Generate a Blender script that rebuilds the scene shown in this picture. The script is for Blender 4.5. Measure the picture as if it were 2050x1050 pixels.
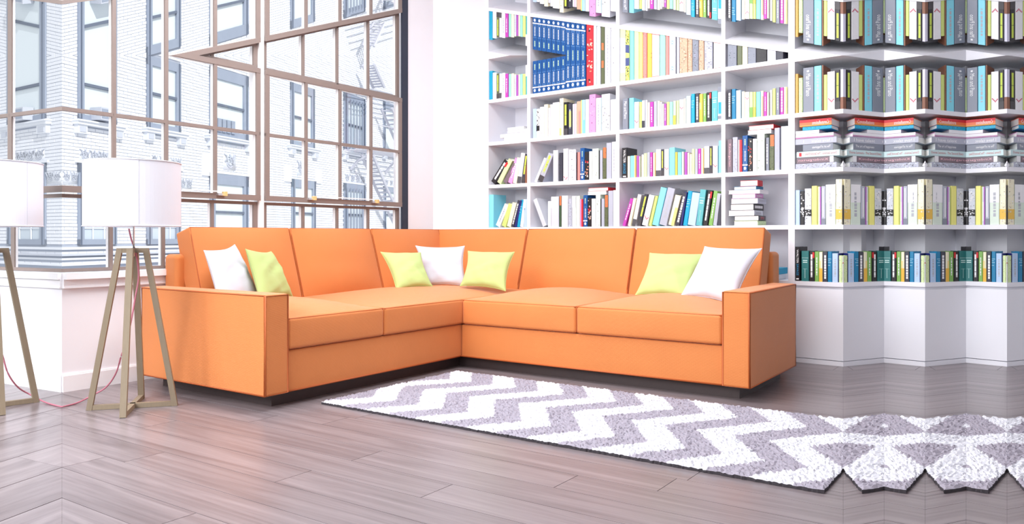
import bpy, math, random
from mathutils import Vector, Matrix
random.seed(7)
for o in list(bpy.data.objects): bpy.data.objects.remove(o)
C = bpy.context.scene.collection
S = bpy.context.scene

# ---------------------------------------------------------------- camera, world, lights, exposure
F, HC, HV, CX = 1570.0, 0.9, 472.0, 1025.0          # focal length in pixels, eye height, horizon row, centre column
cam_d = bpy.data.cameras.new('camera'); cam = bpy.data.objects.new('camera', cam_d); C.objects.link(cam)
cam.location = (0, 0, HC); cam.rotation_euler = (math.pi/2, 0, 0)
cam_d.sensor_fit = 'HORIZONTAL'; cam_d.sensor_width = 36; cam_d.lens = F/2050*36
cam_d.shift_y = -(525-HV)/2050; cam_d.clip_start = .05; cam_d.clip_end = 300
S.camera = cam
w = bpy.data.worlds.new('sky'); S.world = w; w.use_nodes = True
bg = w.node_tree.nodes['Background']; bg.inputs[0].default_value = (.95, .97, 1.0, 1); bg.inputs[1].default_value = .85
def add_light(name, kind, loc, direction, energy, color=(1,1,1), **kw):
    d = bpy.data.lights.new(name, kind); d.energy = energy; d.color = color
    for k, v in kw.items(): setattr(d, k, v)
    o = bpy.data.objects.new(name, d); C.objects.link(o); o.location = loc
    o.rotation_euler = Vector(direction).to_track_quat('-Z', 'Y').to_euler(); return o
add_light('sun', 'SUN', (5, -8, 12), (-.62, .70, -.62), 2.4, (1, .985, .96), angle=.02)
add_light('daylight_side_window', 'AREA', (-3.7, 1.3, 2.3), (.60, .34, -.72), 215, (.95, .97, 1), shape='RECTANGLE', size=2.8, size_y=2.4)  # added fill from the left, no window stands there
add_light('daylight_rear_window', 'AREA', (-1.9, -2.2, 2.8), (.40, .86, -.30), 70, (1, .99, .98), shape='RECTANGLE', size=2.6, size_y=1.6)  # added fill from behind the viewer, no window modelled
add_light('ceiling_light', 'AREA', (-.5, 4.3, 3.58), (.0, .05, -1), 158, (.965, .98, 1), shape='RECTANGLE', size=3.0, size_y=2.0)  # added overhead fill for seat tops and floor, no fixture built
S.view_settings.view_transform = 'Standard'; S.view_settings.look = 'None'
S.view_settings.gamma = 1; S.view_settings.use_curve_mapping = False; S.view_settings.exposure = .15

# ---------------------------------------------------------------- helpers
def lin(c):
    return tuple((x/255/12.92 if x/255 <= .04045 else ((x/255+.055)/1.055)**2.4) for x in c)
MATS = {}
def mat(name, rgb, rough=.6, var=0.0, scale=40, bump=0.0, metal=0, spec=.5, stretch=None, sheen=0, kind=None):
    if name in MATS: return MATS[name]
    m = bpy.data.materials.new(name); m.use_nodes = True; nt = m.node_tree; N = nt.nodes; L = nt.links
    b = N['Principled BSDF']; c = lin(rgb)
    b.inputs['Base Color'].default_value = (*c, 1); b.inputs['Roughness'].default_value = rough
    b.inputs['Metallic'].default_value = metal; b.inputs['Specular IOR Level'].default_value = spec
    if sheen: b.inputs['Sheen Weight'].default_value = sheen
    if var or bump:
        tc = N.new('ShaderNodeTexCoord'); nz = N.new('ShaderNodeTexNoise'); nz.inputs['Scale'].default_value = scale
        nz.inputs['Detail'].default_value = 4
        src = tc.outputs['Object']
        if stretch:
            mp = N.new('ShaderNodeMapping'); mp.inputs['Scale'].default_value = stretch; L.new(src, mp.inputs[0]); src = mp.outputs[0]
        L.new(src, nz.inputs['Vector'])
        if var:
            mx = N.new('ShaderNodeMix'); mx.data_type = 'RGBA'
            mx.inputs['A'].default_value = (*[x*(1-var) for x in c], 1); mx.inputs['B'].default_value = (*[min(1, x*(1+var)) for x in c], 1)
            L.new(nz.outputs[0], mx.inputs['Factor']); L.new(mx.outputs['Result'], b.inputs['Base Color'])
        if bump:
            bp = N.new('ShaderNodeBump'); bp.inputs['Strength'].default_value = bump; bp.inputs['Distance'].default_value = .004
            L.new(nz.outputs[0], bp.inputs['Height']); L.new(bp.outputs[0], b.inputs['Normal'])
    MATS[name] = m; return m
def glass_mat(name, tint, refl):
    m = bpy.data.materials.new(name); m.use_nodes = True; nt = m.node_tree; N = nt.nodes; L = nt.links
    N.remove(N['Principled BSDF']); out = N['Material Output']
    t = N.new('ShaderNodeBsdfTransparent'); t.inputs[0].default_value = (*tint, 1)
    g = N.new('ShaderNodeBsdfGlossy'); g.inputs['Roughness'].default_value = .02
    mx = N.new('ShaderNodeMixShader'); mx.inputs[0].default_value = refl
    L.new(t.outputs[0], mx.inputs[1]); L.new(g.outputs[0], mx.inputs[2]); L.new(mx.outputs[0], out.inputs[0])
    MATS[name] = m; return m
def cmat(rgb, rough=.45):
    return mat('paint_%d_%d_%d' % tuple(rgb), rgb, rough).name

# polygon soup: list of (points, material name)
def build(name, soup, parent=None, origin=None, smooth=False, base=None):
    vs = {}; vl = []; fs = []; ms = []; slots = []
    for pts, mn in soup:
        idx = []
        for p in pts:
            k = (round(p[0], 5), round(p[1], 5), round(p[2], 5))
            i = vs.get(k)
            if i is None: i = vs[k] = len(vl); vl.append(k)
            if not idx or idx[-1] != i: idx.append(i)
        if len(idx) > 1 and idx[0] == idx[-1]: idx.pop()
        if len(set(idx)) < 3 or len(set(idx)) != len(idx): continue
        if mn not in slots: slots.append(mn)
        fs.append(idx); ms.append(slots.index(mn))
    if not fs: return None
    if parent is not None and origin is None:
        origin = tuple(parent.location)
    if origin is None:
        xs = [v[0] for v in vl]; ys = [v[1] for v in vl]; zs = [v[2] for v in vl]
        origin = ((min(xs)+max(xs))/2, (min(ys)+max(ys))/2, min(zs))
        if base is not None: origin = base
    if parent is not None and parent.parent is not None: ploc = parent.parent.location
    ox, oy, oz = origin
    me = bpy.data.meshes.new(name); me.from_pydata([(x-ox, y-oy, z-oz) for x, y, z in vl], [], fs)
    for s in slots: me.materials.append(MATS[s])
    me.polygons.foreach_set('material_index', ms)
    if smooth: me.polygons.foreach_set('use_smooth', [True]*len(fs))
    me.update()
    o = bpy.data.objects.new(name, me); C.objects.link(o)
    if parent is None: o.location = origin
    else: o.parent = parent
    return o
def sub(name, soup, part, root, smooth=False):       # sub-part: part sits at its root's origin
    o = build(name, soup, root, smooth=smooth)
    if o: o.parent = part
    return o
def empty(name, loc):
    o = bpy.data.objects.new(name, None); C.objects.link(o); o.location = loc; o.empty_display_size = .1; return o
def tag(o, label=None, cat=None, group=None, kind=None):
    if o is None: return o
    if label: o['label'] = label
    if cat: o['category'] = cat
    if group: o['group'] = group
    if kind: o['kind'] = kind
    return o
def quadbox(P, a0, a1, b0, b1, c0, c1, m, skip=''):
    v = [P(a, b, c) for a in (a0, a1) for b in (b0, b1) for c in (c0, c1)]
    f = dict(l=(0,1,3,2), r=(4,6,7,5), f=(0,4,5,1), k=(2,3,7,6), b=(0,2,6,4), t=(1,5,7,3))
    return [([v[i] for i in q], m) for n, q in f.items() if n not in skip]
def clip(soup, n, d):                                 # keep n.x <= d ; returns (soup, touched)
    out = []; touched = False
    for pts, m in soup:
        ds = [n[0]*p[0]+n[1]*p[1]+n[2]*p[2]-d for p in pts]
        if max(ds) <= 1e-7:
            out.append((pts, m)); continue
        touched = True
        if min(ds) >= -1e-7: continue
        r = []
        for i in range(len(pts)):
            p, q, dp, dq = pts[i], pts[(i+1) % len(pts)], ds[i], ds[(i+1) % len(pts)]
            if dp <= 0: r.append(p)
            if (dp < 0 < dq) or (dq < 0 < dp):
                t = dp/(dp-dq); r.append(tuple(p[j]+(q[j]-p[j])*t for j in range(3)))
        if len(r) > 2: out.append((r, m))
    return out, touched
def remap(soup, fn): return [([fn(p) for p in reversed(pts)], m) for pts, m in soup]
# the place repeats itself: slanted upper half, left wing, pleats of the bookcase (all plain shears of real geometry)
SL = (HV-111)/F
def upper(p): return (p[0], p[1], 2*HC+2*SL*p[1]-p[2])
K0 = (124-CX)/F
def wing(p): return (2*K0*p[1]-p[0], p[1], p[2])
def pleat(u0):
    k = (u0-CX)/F
    return lambda p: (2*k*p[1]-p[0], p[1], p[2])
UP_N, UP_D = (0, -SL, 1), HC
def above_view(soup): return clip(soup, (0, -(HV+70)/F, 1), HC)[0]
def pix(u, v, y): return ((u-CX)/F*y, y, HC+(HV-v)/F*y)
def floorpt(u, v): y = HC*F/(v-HV); return ((u-CX)/F*y, y)
def project(p): return (CX+F*p[0]/p[1], HV-F*(p[2]-HC)/p[1])
def fold_up(soup):                                    # list of soups after the upper fold
    s, t = clip(soup, UP_N, UP_D)
    if not s: return []
    m = above_view(remap(s, upper))
    if t: return [s+m]
    return [s, m] if m else [s]
def fold_wing(soup):
    s, t = clip(soup, (-1, K0, 0), 0)
    if not s: return []
    m = remap(s, wing); m = clip(m, (-1, (-140-CX)/F, 0), 0)[0]
    if t: return [s+m]
    return [s, m] if m else [s]
def tube(pts, r, m, n=8, closed=False):
    out = []; rings = []
    P = [Vector(p) for p in pts]; N = len(P)
    for i in range(N):
        a = P[i-1] if (i or closed) else P[i]; b = P[(i+1) % N] if (i < N-1 or closed) else P[i]
        d = (b-a).normalized()
        up = Vector((0, 0, 1)) if abs(d.z) < .9 else Vector((1, 0, 0))
        x = d.cross(up).normalized(); y = x.cross(d)
        rings.append([tuple(P[i]+r*(math.cos(t*2*math.pi/n)*x+math.sin(t*2*math.pi/n)*y)) for t in range(n)])
    for i in range(N if closed else N-1):
        A, B = rings[i], rings[(i+1) % N]
        for t in range(n): out.append(([A[t], A[(t+1) % n], B[(t+1) % n], B[t]], m))
    if not closed: out += [(list(reversed(rings[0])), m), (rings[-1], m)]
    return out
def smoothpath(pts, n=6):
    P = [Vector(p) for p in pts]; out = []
    for i in range(len(P)-1):
        a, b, c, d = P[max(i-1, 0)], P[i], P[i+1], P[min(i+2, len(P)-1)]
        for j in range(n):
            t = j/n
            out.append(.5*((2*b)+(c-a)*t+(2*a-5*b+4*c-d)*t*t+(-a+3*b-3*c+d)*t**3))
    out.append(P[-1]); return out
def axis_samples(H, r, n):
    e = [0, .12*r, .3*r, .55*r, .8*r, r]
    s = [-H+x for x in e]+[(-H+r)+(2*H-2*r)*i/n for i in range(1, n)]+[H-x for x in reversed(e)]
    return s
def rbox(hx, hy, hz, r, m, fn, n=(6, 6, 3), deform=None):   # rounded box -> soup, fn maps local to world
    ax = [axis_samples(h, r, k) for h, k in zip((hx, hy, hz), n)]; H = (hx, hy, hz)
    out = []
    def rp(p):
        q = [max(-H[i]+r, min(H[i]-r, p[i])) for i in range(3)]
        d = [p[i]-q[i] for i in range(3)]; l = math.sqrt(sum(x*x for x in d)) or 1
        q = [q[i]+d[i]/l*r for i in range(3)]
        if deform: q = deform(q)
        return fn(*q)
    for k in range(3):
        i, j = (k+1) % 3, (k+2) % 3
        for s in (-1, 1):
            g = []
            for a in ax[i]:
                row = []
                for b in ax[j]:
                    p = [0, 0, 0]; p[k] = s*H[k]; p[i] = a; p[j] = b; row.append(rp(p))
                g.append(row)
            for x in range(len(g)-1):
                for y in range(len(g[0])-1):
                    q = [g[x][y], g[x+1][y], g[x+1][y+1], g[x][y+1]]
                    out.append((q if s > 0 else q[::-1], m))
    return out
TEXT = {}
def text2d(s):
    if s in TEXT: return TEXT[s]
    c = bpy.data.curves.new('lettering', 'FONT'); c.body = s; c.resolution_u = 2
    o = bpy.data.objects.new('lettering', c); C.objects.link(o)
    bpy.context.view_layer.update()
    dg = bpy.context.evaluated_depsgraph_get(); me = bpy.data.meshes.new_from_object(o.evaluated_get(dg))
    vs = [v.co[:2] for v in me.vertices]; fs = [[vs[i] for i in p.vertices] for p in me.polygons]
    x0 = min(v[0] for v in vs); x1 = max(v[0] for v in vs); y0 = min(v[1] for v in vs); y1 = max(v[1] for v in vs)
    r = [[((x-x0)/(x1-x0), (y-y0)/(y1-y0)) for x, y in f] for f in fs]
    bpy.data.objects.remove(o); bpy.data.meshes.remove(me); bpy.data.curves.remove(c)
    TEXT[s] = (r, (x1-x0)/(y1-y0)); return TEXT[s]

# ---------------------------------------------------------------- materials
mat('wall_white', (246, 245, 250), .75, .015, 6, .03)
mat('paint_shelf', (243, 243, 250), .5, .01, 8)
mat('trim_white', (250, 249, 252), .45)
mat('frame_brown', (138, 123, 117), .5, .05, 30)
mat('bead_white', (252, 251, 252), .5)  # plain white parts; also paints daylight onto the window bar sides
mat('navy_trim', (42, 48, 66), .5)
glass_mat('window_glass', (.985, .995, 1.0), .035)
mat('chrome', (225, 222, 224), .2, metal=.8)
mat('brass', (240, 205, 140), .35, metal=.3)
mat('brick_white', (232, 235, 242), .85, .03, 9)
mat('mortar', (172, 179, 193), .9, .05, 30)
mat('stone_white', (226, 230, 238), .8, .03, 12)
mat('stone_grey', (196, 201, 213), .8, .06, 20)
mat('window_paint', (152, 162, 180), .6, .06, 6)
mat('window_dark', (104, 114, 132), .6)
mat('blind_white', (220, 230, 236), .5)
mat('pane_pale', (196, 208, 220), .15)
mat('escape_grey', (200, 201, 212), .6)
mat('sofa_plinth', (62, 50, 50), .55, .1, 20)
mat('pillow_white', (208, 208, 218), .85, .01, 200, .1, sheen=.1)
mat('pillow_green', (184, 202, 130), .85, .02, 200, .1, sheen=.1)
mat('shade_fabric', (226, 226, 234), .8, .012, 120, .05, stretch=(30, 30, .6))
mat('cord_pink', (196, 120, 138), .5)
mat('page_white', (250, 249, 246), .8, .02, 60)
def fabric(name, rgb):
    m = mat(name, rgb, .62, .05, 5, spec=.4, sheen=.22); nt = m.node_tree; N = nt.nodes; L = nt.links; b = N['Principled BSDF']
    tc = N.new('ShaderNodeTexCoord')
    a = N.new('ShaderNodeTexWave'); a.bands_direction = 'Z'; a.inputs['Scale'].default_value = 95; a.inputs['Distortion'].default_value = 1.5
    c = N.new('ShaderNodeTexWave'); c.bands_direction = 'DIAGONAL'; c.inputs['Scale'].default_value = 95; c.inputs['Distortion'].default_value = 1.5
    ad = N.new('ShaderNodeMath'); ad.operation = 'ADD'
    n2 = N.new('ShaderNodeTexNoise'); n2.inputs['Scale'].default_value = 9
    ad2 = N.new('ShaderNodeMath'); ad2.operation = 'MULTIPLY_ADD'; ad2.inputs[1].default_value = 5
    for x in (a, c, n2): L.new(tc.outputs['Object'], x.inputs['Vector'])
    L.new(a.outputs[1], ad.inputs[0]); L.new(c.outputs[1], ad.inputs[1])
    L.new(n2.outputs[0], ad2.inputs[0]); L.new(ad.outputs[0], ad2.inputs[2])
    bp = N.new('ShaderNodeBump'); bp.inputs['Strength'].default_value = .35; bp.inputs['Distance'].default_value = .0015
    L.new(ad2.outputs[0], bp.inputs['Height']); L.new(bp.outputs[0], b.inputs['Normal'])
fabric('sofa_fabric', (217, 129, 65)); mat('sofa_piping', (184, 92, 40), .6)
def wood(name, c1, c2, rough, sx, sy):
    m = bpy.data.materials.new(name); m.use_nodes = True; MATS[name] = m; nt = m.node_tree; N = nt.nodes; L = nt.links; b = N['Principled BSDF']
    uv = N.new('ShaderNodeUVMap'); uv.uv_map = 'UVMap'
    def nz(ax, ay, det, dist):
        mp = N.new('ShaderNodeMapping'); mp.inputs['Scale'].default_value = (ax, ay, 1); L.new(uv.outputs[0], mp.inputs[0])
        n1 = N.new('ShaderNodeTexNoise'); n1.inputs['Scale'].default_value = 1; n1.inputs['Detail'].default_value = det; n1.inputs['Roughness'].default_value = .6
        n1.inputs['Distortion'].default_value = dist; L.new(mp.outputs[0], n1.inputs['Vector']); return n1
    a1, a2 = nz(sx, sy, 5, 1.2), nz(sx*2.2, sy*5, 3, .2)
    mm = N.new('ShaderNodeMix'); mm.inputs['Factor'].default_value = .3
    L.new(a1.outputs[0], mm.inputs['A']); L.new(a2.outputs[0], mm.inputs['B'])
    cr = N.new('ShaderNodeValToRGB'); cr.color_ramp.elements[0].position = .3; cr.color_ramp.elements[1].position = .68
    cr.color_ramp.elements[0].color = (*lin(c1), 1); cr.color_ramp.elements[1].color = (*lin(c2), 1)
    L.new(mm.outputs['Result'], cr.inputs[0]); L.new(cr.outputs[0], b.inputs['Base Color'])
    b.inputs['Roughness'].default_value = rough; b.inputs['Specular IOR Level'].default_value = .75
    bp = N.new('ShaderNodeBump'); bp.inputs['Strength'].default_value = .06; bp.inputs['Distance'].default_value = .001
    L.new(mm.outputs['Result'], bp.inputs['Height']); L.new(bp.outputs[0], b.inputs['Normal'])
wood('plank_wood', (98, 88, 91), (148, 137, 140), .30, .7, 13)
mat('subfloor', (50, 42, 42), .8)
mat('lamp_wood', (142, 127, 106), .6, .12, 14, .1, stretch=(6, 6, .5))

# ---------------------------------------------------------------- room frame
TH = math.radians(34.65)
DR = (math.sin(TH), math.cos(TH)); NO = (-DR[1], DR[0])          # along the window wall, outwards from it
KC = (K0*4.5, 4.5)                                               # glass corner of the window wall
def W(s, d, z): return (KC[0]+s*DR[0]+d*NO[0], KC[1]+s*DR[1]+d*NO[1], z)
def s_at(u, d=0):
    k = (u-CX)/F; x0 = KC[0]+d*NO[0]; y0 = KC[1]+d*NO[1]
    return (k*y0-x0)/(DR[0]-DR[1]*k)
SI = (-.364, 5.435); PD = (-.568, -.823); QD = (.823, -.568)     # sofa and floor frame
def PQ(p, q, z): return (SI[0]+p*PD[0]+q*QD[0], SI[1]+p*PD[1]+q*QD[1], z)
TILE0, TILE1 = 1606, 1688
def pleat_maps(n=8):                                             # successive mirror images of the strip 1606..1688
    out = []; f = lambda p: p
    m = TILE1
    for i in range(n):
        g = pleat(m); pf = f
        f = (lambda pf, g: (lambda p: g(pf(p))))(pf, g)
        out.append(f); m += TILE1-TILE0
    return out
PM = pleat_maps()
def in_tile(soup, lo=TILE0):
    a, t0 = clip(soup, (-1, (lo-CX)/F, 0), 0); b, t1 = clip(a, (1, -(TILE1-CX)/F, 0), 0)
    return b, t0, t1
def pleated(soup, first_lo=1560, n=6):                           # all images, joined where they meet at a fold
    b0, _, t1 = in_tile(soup, first_lo); bt, tl, tr = in_tile(soup)
    imgs = [b0]+[remap(bt, PM[i]) if i % 2 == 0 else [(list(pp), m) for pp, m in ([([PM[i](p) for p in pts], m) for pts, m in bt])] for i in range(n)]
    groups = []; cur = imgs[0]
    for i in range(1, n+1):
        joined = tr if i % 2 == 1 else tl
        if not imgs[i]: continue
        if joined and cur: cur = cur+imgs[i]
        else:
            if cur: groups.append((cur, i-1))
            cur = imgs[i]
    if cur: groups.append((cur, n))
    return groups

# ---------------------------------------------------------------- floor
fl = build('floor', quadbox(lambda a, b, c: (a, b, c), -5.2, 5.4, -4.5, 8.4, -.06, -.0135, 'subfloor'))
tag(fl, 'greyed brown wooden plank floor with chevron joints towards the window corner', 'floor', kind='structure')
def plank_obj(poly, fn, flip, rnd):
    me = bpy.data.meshes.new('plank'); n = len(poly)
    top = [fn((x, y, 0)) for x, y in poly]; uv = [((x-SI[0])*QD[0]+(y-SI[1])*QD[1]+rnd, (x-SI[0])*PD[0]+(y-SI[1])*PD[1]+rnd*.37) for x, y in poly]
    if flip: top.reverse(); uv.reverse()
    vs = [(x-fl.location[0], y-fl.location[1], 0-fl.location[2]) for x, y, _ in top]+[(x-fl.location[0], y-fl.location[1], -.012-fl.location[2]) for x, y, _ in top]
    fs = [list(range(n))]+[[i, i+n, (i+1) % n+n, (i+1) % n] for i in range(n)]
    me.from_pydata(vs, [], fs); me.materials.append(MATS['plank_wood'])
    ul = me.uv_layers.new(name='UVMap')
    for pl in me.polygons:
        for li in pl.loop_indices: ul.data[li].uv = uv[me.loops[li].vertex_index % n]
    o = bpy.data.objects.new('plank', me); C.objects.link(o); o.parent = fl
def area2(p): return sum(p[i][0]*p[(i+1) % len(p)][1]-p[(i+1) % len(p)][0]*p[i][1] for i in range(len(p)))/2
G = .0013; PWD = .175
planks = []
for r in range(-6, 33):
    p0 = 2.93-PWD*r; off = {3: 1.05, 4: 1.6, 5: 1.08, 7: 2.24, 6: .2, 2: .35}.get(r, random.uniform(0, 1.7))
    for j in range(-6, 5):
        q0 = off+1.72*j
        pts = [PQ(p0-G, q0+G, 0), PQ(p0-G, q0+1.72-G, 0), PQ(p0-PWD+G, q0+1.72-G, 0), PQ(p0-PWD+G, q0+G, 0)]
        planks.append((([pts[0], pts[1], pts[2], pts[3]], 'plank_wood'), random.uniform(0, 50)))
NPL = 0
for (poly, rnd) in planks:
    base = clip([poly], (0, -1, 0), -1.5)[0]
    base = clip(base, (0, 1, 0), 7.75)[0]
    if not base: continue
    kg = .0003
    a = clip(base, (-1, K0, 0), -kg)[0]
    main = clip(a, (1, -(TILE1-CX)/F, 0), -kg)[0]
    for pts, _ in main:
        pl = [(p[0], p[1]) for p in pts]
        if abs(area2(pl)) > .002: plank_obj(pl, lambda p: p, area2(pl) < 0, rnd); NPL += 1
    lw = clip(a, (1, -(330-CX)/F, 0), 0)[0]
    for pts, _ in lw:
        pl = [(p[0], p[1]) for p in pts]
        if abs(area2(pl)) > .002 and min(p[1] for p in pts) < 5.6: plank_obj(pl, wing, area2(pl) > 0, rnd); NPL += 1
    tl = clip(clip(base, (-1, (TILE0-CX)/F, 0), -kg)[0], (1, -(TILE1-CX)/F, 0), -kg)[0]
    for pts, _ in tl:
        pl = [(p[0], p[1]) for p in pts]
        if abs(area2(pl)) < .002 or min(p[1] for p in pts) > 5.62: continue
        for i in range(6): plank_obj(pl, PM[i], (area2(pl) < 0) == (i % 2 == 1), rnd); NPL += 1
print('planks', NPL)

# ---------------------------------------------------------------- walls, ceiling, trim
S_END = 3.30
def wall_obj(name, soup, label, cat='wall'): return tag(build(name, soup), label, cat, kind='structure')
low = quadbox(W, 0, S_END, 0, .16, 0, .66, 'wall_white')
wall_obj('wall_left', clip(low, (-1, K0, 0), 0)[0]+quadbox(W, 2.918, S_END, 0, .16, .66, 3.62, 'wall_white'), 'white wall under the big window behind the sofa')
lowl = quadbox(W, 0, 1.0, 0, .16, 0, .66, 'wall_white')
wall_obj('wall_far_left', remap(clip(lowl, (-1, K0, 0), 0)[0], wing), 'white wall under the window wing beyond the glass corner')
BLX, BLY = 2.2715, 5.379                                          # bookcase front corner at the first fold
ER = (.7873, -.6166); EN = (.6166, .7873)                         # along the bookcase to the right, into the bookcase
def B(a, b, z): return (BLX+a*ER[0]+b*EN[0], BLY+a*ER[1]+b*EN[1], z)
def a_at(u):
    k = (u-CX)/F; t = (BLX-BLY*k)/(1.2768+k); return -t*1.6219
def y_at(u): return BLY-a_at(u)*.6166
def z_at(u, v): return HC+(HV-v)*y_at(u)/F
cx0, cy0 = W(S_END-.03, 0, 0)[:2]; A_L = a_at(973)
bx0, by0 = B(A_L, .012, 0)[:2]
def wb(pa, pb, z0, z1, th, m):
    dx, dy = pb[0]-pa[0], pb[1]-pa[1]; l = math.hypot(dx, dy); nx, ny = -dy/l*th, dx/l*th
    return quadbox(lambda a, b, c: (pa[0]+a*dx+b*nx, pa[1]+a*dy+b*ny, c), 0, 1, 0, 1, z0, z1, m)
wall_obj('wall_back', wb((cx0, cy0), (bx0, by0), 0, 3.62, .2, 'wall_white')+quadbox(B, A_L-.05, .0, .47, .6, 0, 3.62, 'wall_white'), 'white wall strip between the window and the bookcase')
wall_obj('wall_right', quadbox(lambda a, b, c: (a, b, c), 5.25, 5.4, -4.4, 6.3, 0, 3.62, 'wall_white'), 'unseen white side wall added right of the bookcase to block sun')  # unseen wall, added to keep the sun out of the room
wall_obj('wall_back_right', quadbox(lambda a, b, c: (a, b, c), 2.9, 5.4, 6.2, 6.35, 0, 3.62, 'wall_white'), 'plain white wall behind the pleated bookcase')
wall_obj('wall_rear', quadbox(lambda a, b, c: (a, b, c), .6, 5.4, -3.4, -3.25, 0, 3.62, 'wall_white'), 'unseen white half wall added behind the viewer to block sky light')  # unseen, added to hold back sky light from the rear right
tag(build('ceiling', quadbox(lambda a, b, c: (a, b, c), -3.6, 5.4, -3.2, 8.4, 3.62, 3.8, 'wall_white')), 'unseen white ceiling added above the room to block the sun', 'ceiling', kind='structure')  # unseen, added so the facade sun stays off the interior
def both(name, soup, label, cat, smooth=False):
    s = clip(soup, (-1, K0, 0), 0)[0]
    m = clip(remap(s, wing), (-1, (-140-CX)/F, 0), 0)[0]
    return tag(build(name, s+m), label, cat, kind='structure')
both('baseboard_left', quadbox(W, 0, S_END-.03, -.014, 0, 0, .092, 'trim_white')+quadbox(W, 0, S_END-.03, -.009, 0, .092, .1, 'trim_white'), 'white baseboard along the window wall and round its corner', 'baseboard')
both('trim_1', quadbox(W, 0, 2.918, -.055, .02, .648, .686, 'trim_white'), 'bright white window sill ledge under the panes', 'window sill')
both('trim_2', quadbox(W, 0, S_END-.03, -.022, 0, .604, .648, 'trim_white')+quadbox(W, 0, S_END-.03, -.028, 0, .596, .604, 'trim_white'), 'white moulding band below the window sill ledge', 'moulding')
tag(build('trim_3', quadbox(W, 2.843, 2.918, -.012, .004, .69, 3.6, 'navy_trim')), 'tall dark navy jamb between the last pane and the white wall', 'window jamb', kind='structure')
tag(build('trim_4', quadbox(W, 1.363, 1.404, .006, .12, .686, 3.6, 'bead_white')), 'white upright post between the two brown window frames', 'window post', kind='structure')

# ---------------------------------------------------------------- windows: brown steel frames, panes, stay bars
DO = .035
def win_unit(root, s0, s1, muls, corner):
    def put(nm, soup, parent=None):
        for s in fold_up(soup):
            res = fold_wing(s) if corner else [s]
            for r in res:
                o = build(nm, r, root)
                if parent and o: o.parent = parent
    def bar(nm, a0, a1, z0, z1, d0, bead=True, th=.012):
        put(nm, quadbox(W, a0, a1, d0-th, d0+.004, z0, z1, 'frame_brown'))
        if bead: put('glazing_bead', quadbox(W, a0+.002, a1-.002, d0+.004, d0+.034, z0+.002, z1-.002, 'bead_white'))  # white strip paints outdoor light onto the side of the brown bar
    top = 3.0
    # sash (inner plane) between the two thick rails
    lo, hi = 1.155, 2.097
    if not corner: bar('sash_stile', s0, s0+.034, lo, hi, 0)
    bar('sash_stile', s1-.034, s1, lo, hi, 0)
    bar('sash_rail', s0, s1, 2.062, 2.097, 0, th=.014); bar('sash_rail', s0, s1, 1.150, 1.188, 0, th=.014)
    bar('muntin', s0, s1, 1.618, 1.640, 0)
    for m in muls: bar('muntin', m-.012, m+.012, lo, hi, 0)
    # fixed lights (outer plane) below and above
    for z0, z1 in ((.688, 1.142), (2.10, top)):
        if not corner: bar('frame_stile', s0, s0+.034, z0, z1, DO)
        bar('frame_stile', s1-.034, s1, z0, z1, DO)
        bar('frame_rail', s0, s1, z0, z0+.02, DO)
        if z1 < 2: bar('frame_rail', s0, s1, z1-.022, z1, DO)
        for m in muls: bar('mullion', m-.011, m+.011, z0, z1, DO)
    xs = [s0+(0 if corner else .034)]+list(muls)+[s1-.034]
    for i in range(len(xs)-1):
        a0, a1 = xs[i]+.012, xs[i+1]-.012
        if i == 0 and corner: a0 = -.02
        for z0, z1, d in ((.708, 1.12, DO), (1.188, 1.618, 0), (1.64, 2.062, 0), (2.12, top, DO)):
            put('pane', quadbox(W, a0, a1, d+.012, d+.016, z0, z1, 'window_glass', skip='lrtbk'))
    # stay bar with its handles on the bottom rail
w1 = empty('window_1', W(.6, 0, .69)); tag(w1, 'brown steel corner window wrapping both walls left of the white post', 'window', kind='structure')
win_unit(w1, -.05, 1.361, [.2987, .639, .9956], True)
w2 = empty('window_2', W(2.1, 0, .69)); tag(w2, 'brown steel window between the white post and the navy jamb', 'window', kind='structure')
win_unit(w2, 1.406, 2.841, [1.781, 2.126, 2.47], False)
def stay(root, sa, sb, handles):
    build('stay_bar', quadbox(W, sa, sb, -.034, -.022, 1.196, 1.203, 'bead_white'), root)
    for s in handles:
        build('window_handle', quadbox(W, s-.03, s+.03, -.036, -.014, 1.172, 1.186, 'chrome')+quadbox(W, s+.012, s+.03, -.052, -.014, 1.17, 1.2, 'brass'), root)
stay(w1, .74, 1.03, [1.03]); stay(w2, 1.83, 2.47, [1.815, 2.49])

# ---------------------------------------------------------------- the house across the street
FA = (.3226, .9465); FN = (.9465, -.3226); FX, FY = K0*15, 15.0
def Z(a, g, z): return (FX+a*FA[0]+g*FN[0], FY+a*FA[1]+g*FN[1], z)
def fa_at(u): k = (u-CX)/F; return (FY*k-FX)/(FA[0]-FA[1]*k)
def fz_at(u, v): return HC+(HV-v)/F*(FY+fa_at(u)*FA[1])
bld = empty('apartment_building', (FX, FY, -1.2)); tag(bld, 'white brick apartment building across the street seen through the windows', 'building')
AMAX = fa_at(850)
def bput(nm, soup, wingmax=430, parent=None, smooth=False):
    out = []
    for s in fold_up(soup):
        u = min(project(p)[0] for pts, _ in s for p in pts)
        res = fold_wing(s) if u < wingmax else [clip(s, (-1, K0, 0), 0)[0]]
        for r in res:
            if not r: continue
            o = build(nm, r, bld, smooth=smooth)
            if o is None: continue
            if parent:
                q = parent[min(len(out), len(parent)-1)] if len(parent) else None
                if q: o.parent = q
            out.append(o)
    return out
bput('wall', quadbox(Z, -.3, AMAX, -.4, 0, -1.2, 9.5, 'mortar', skip='lrtbf'))
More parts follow.
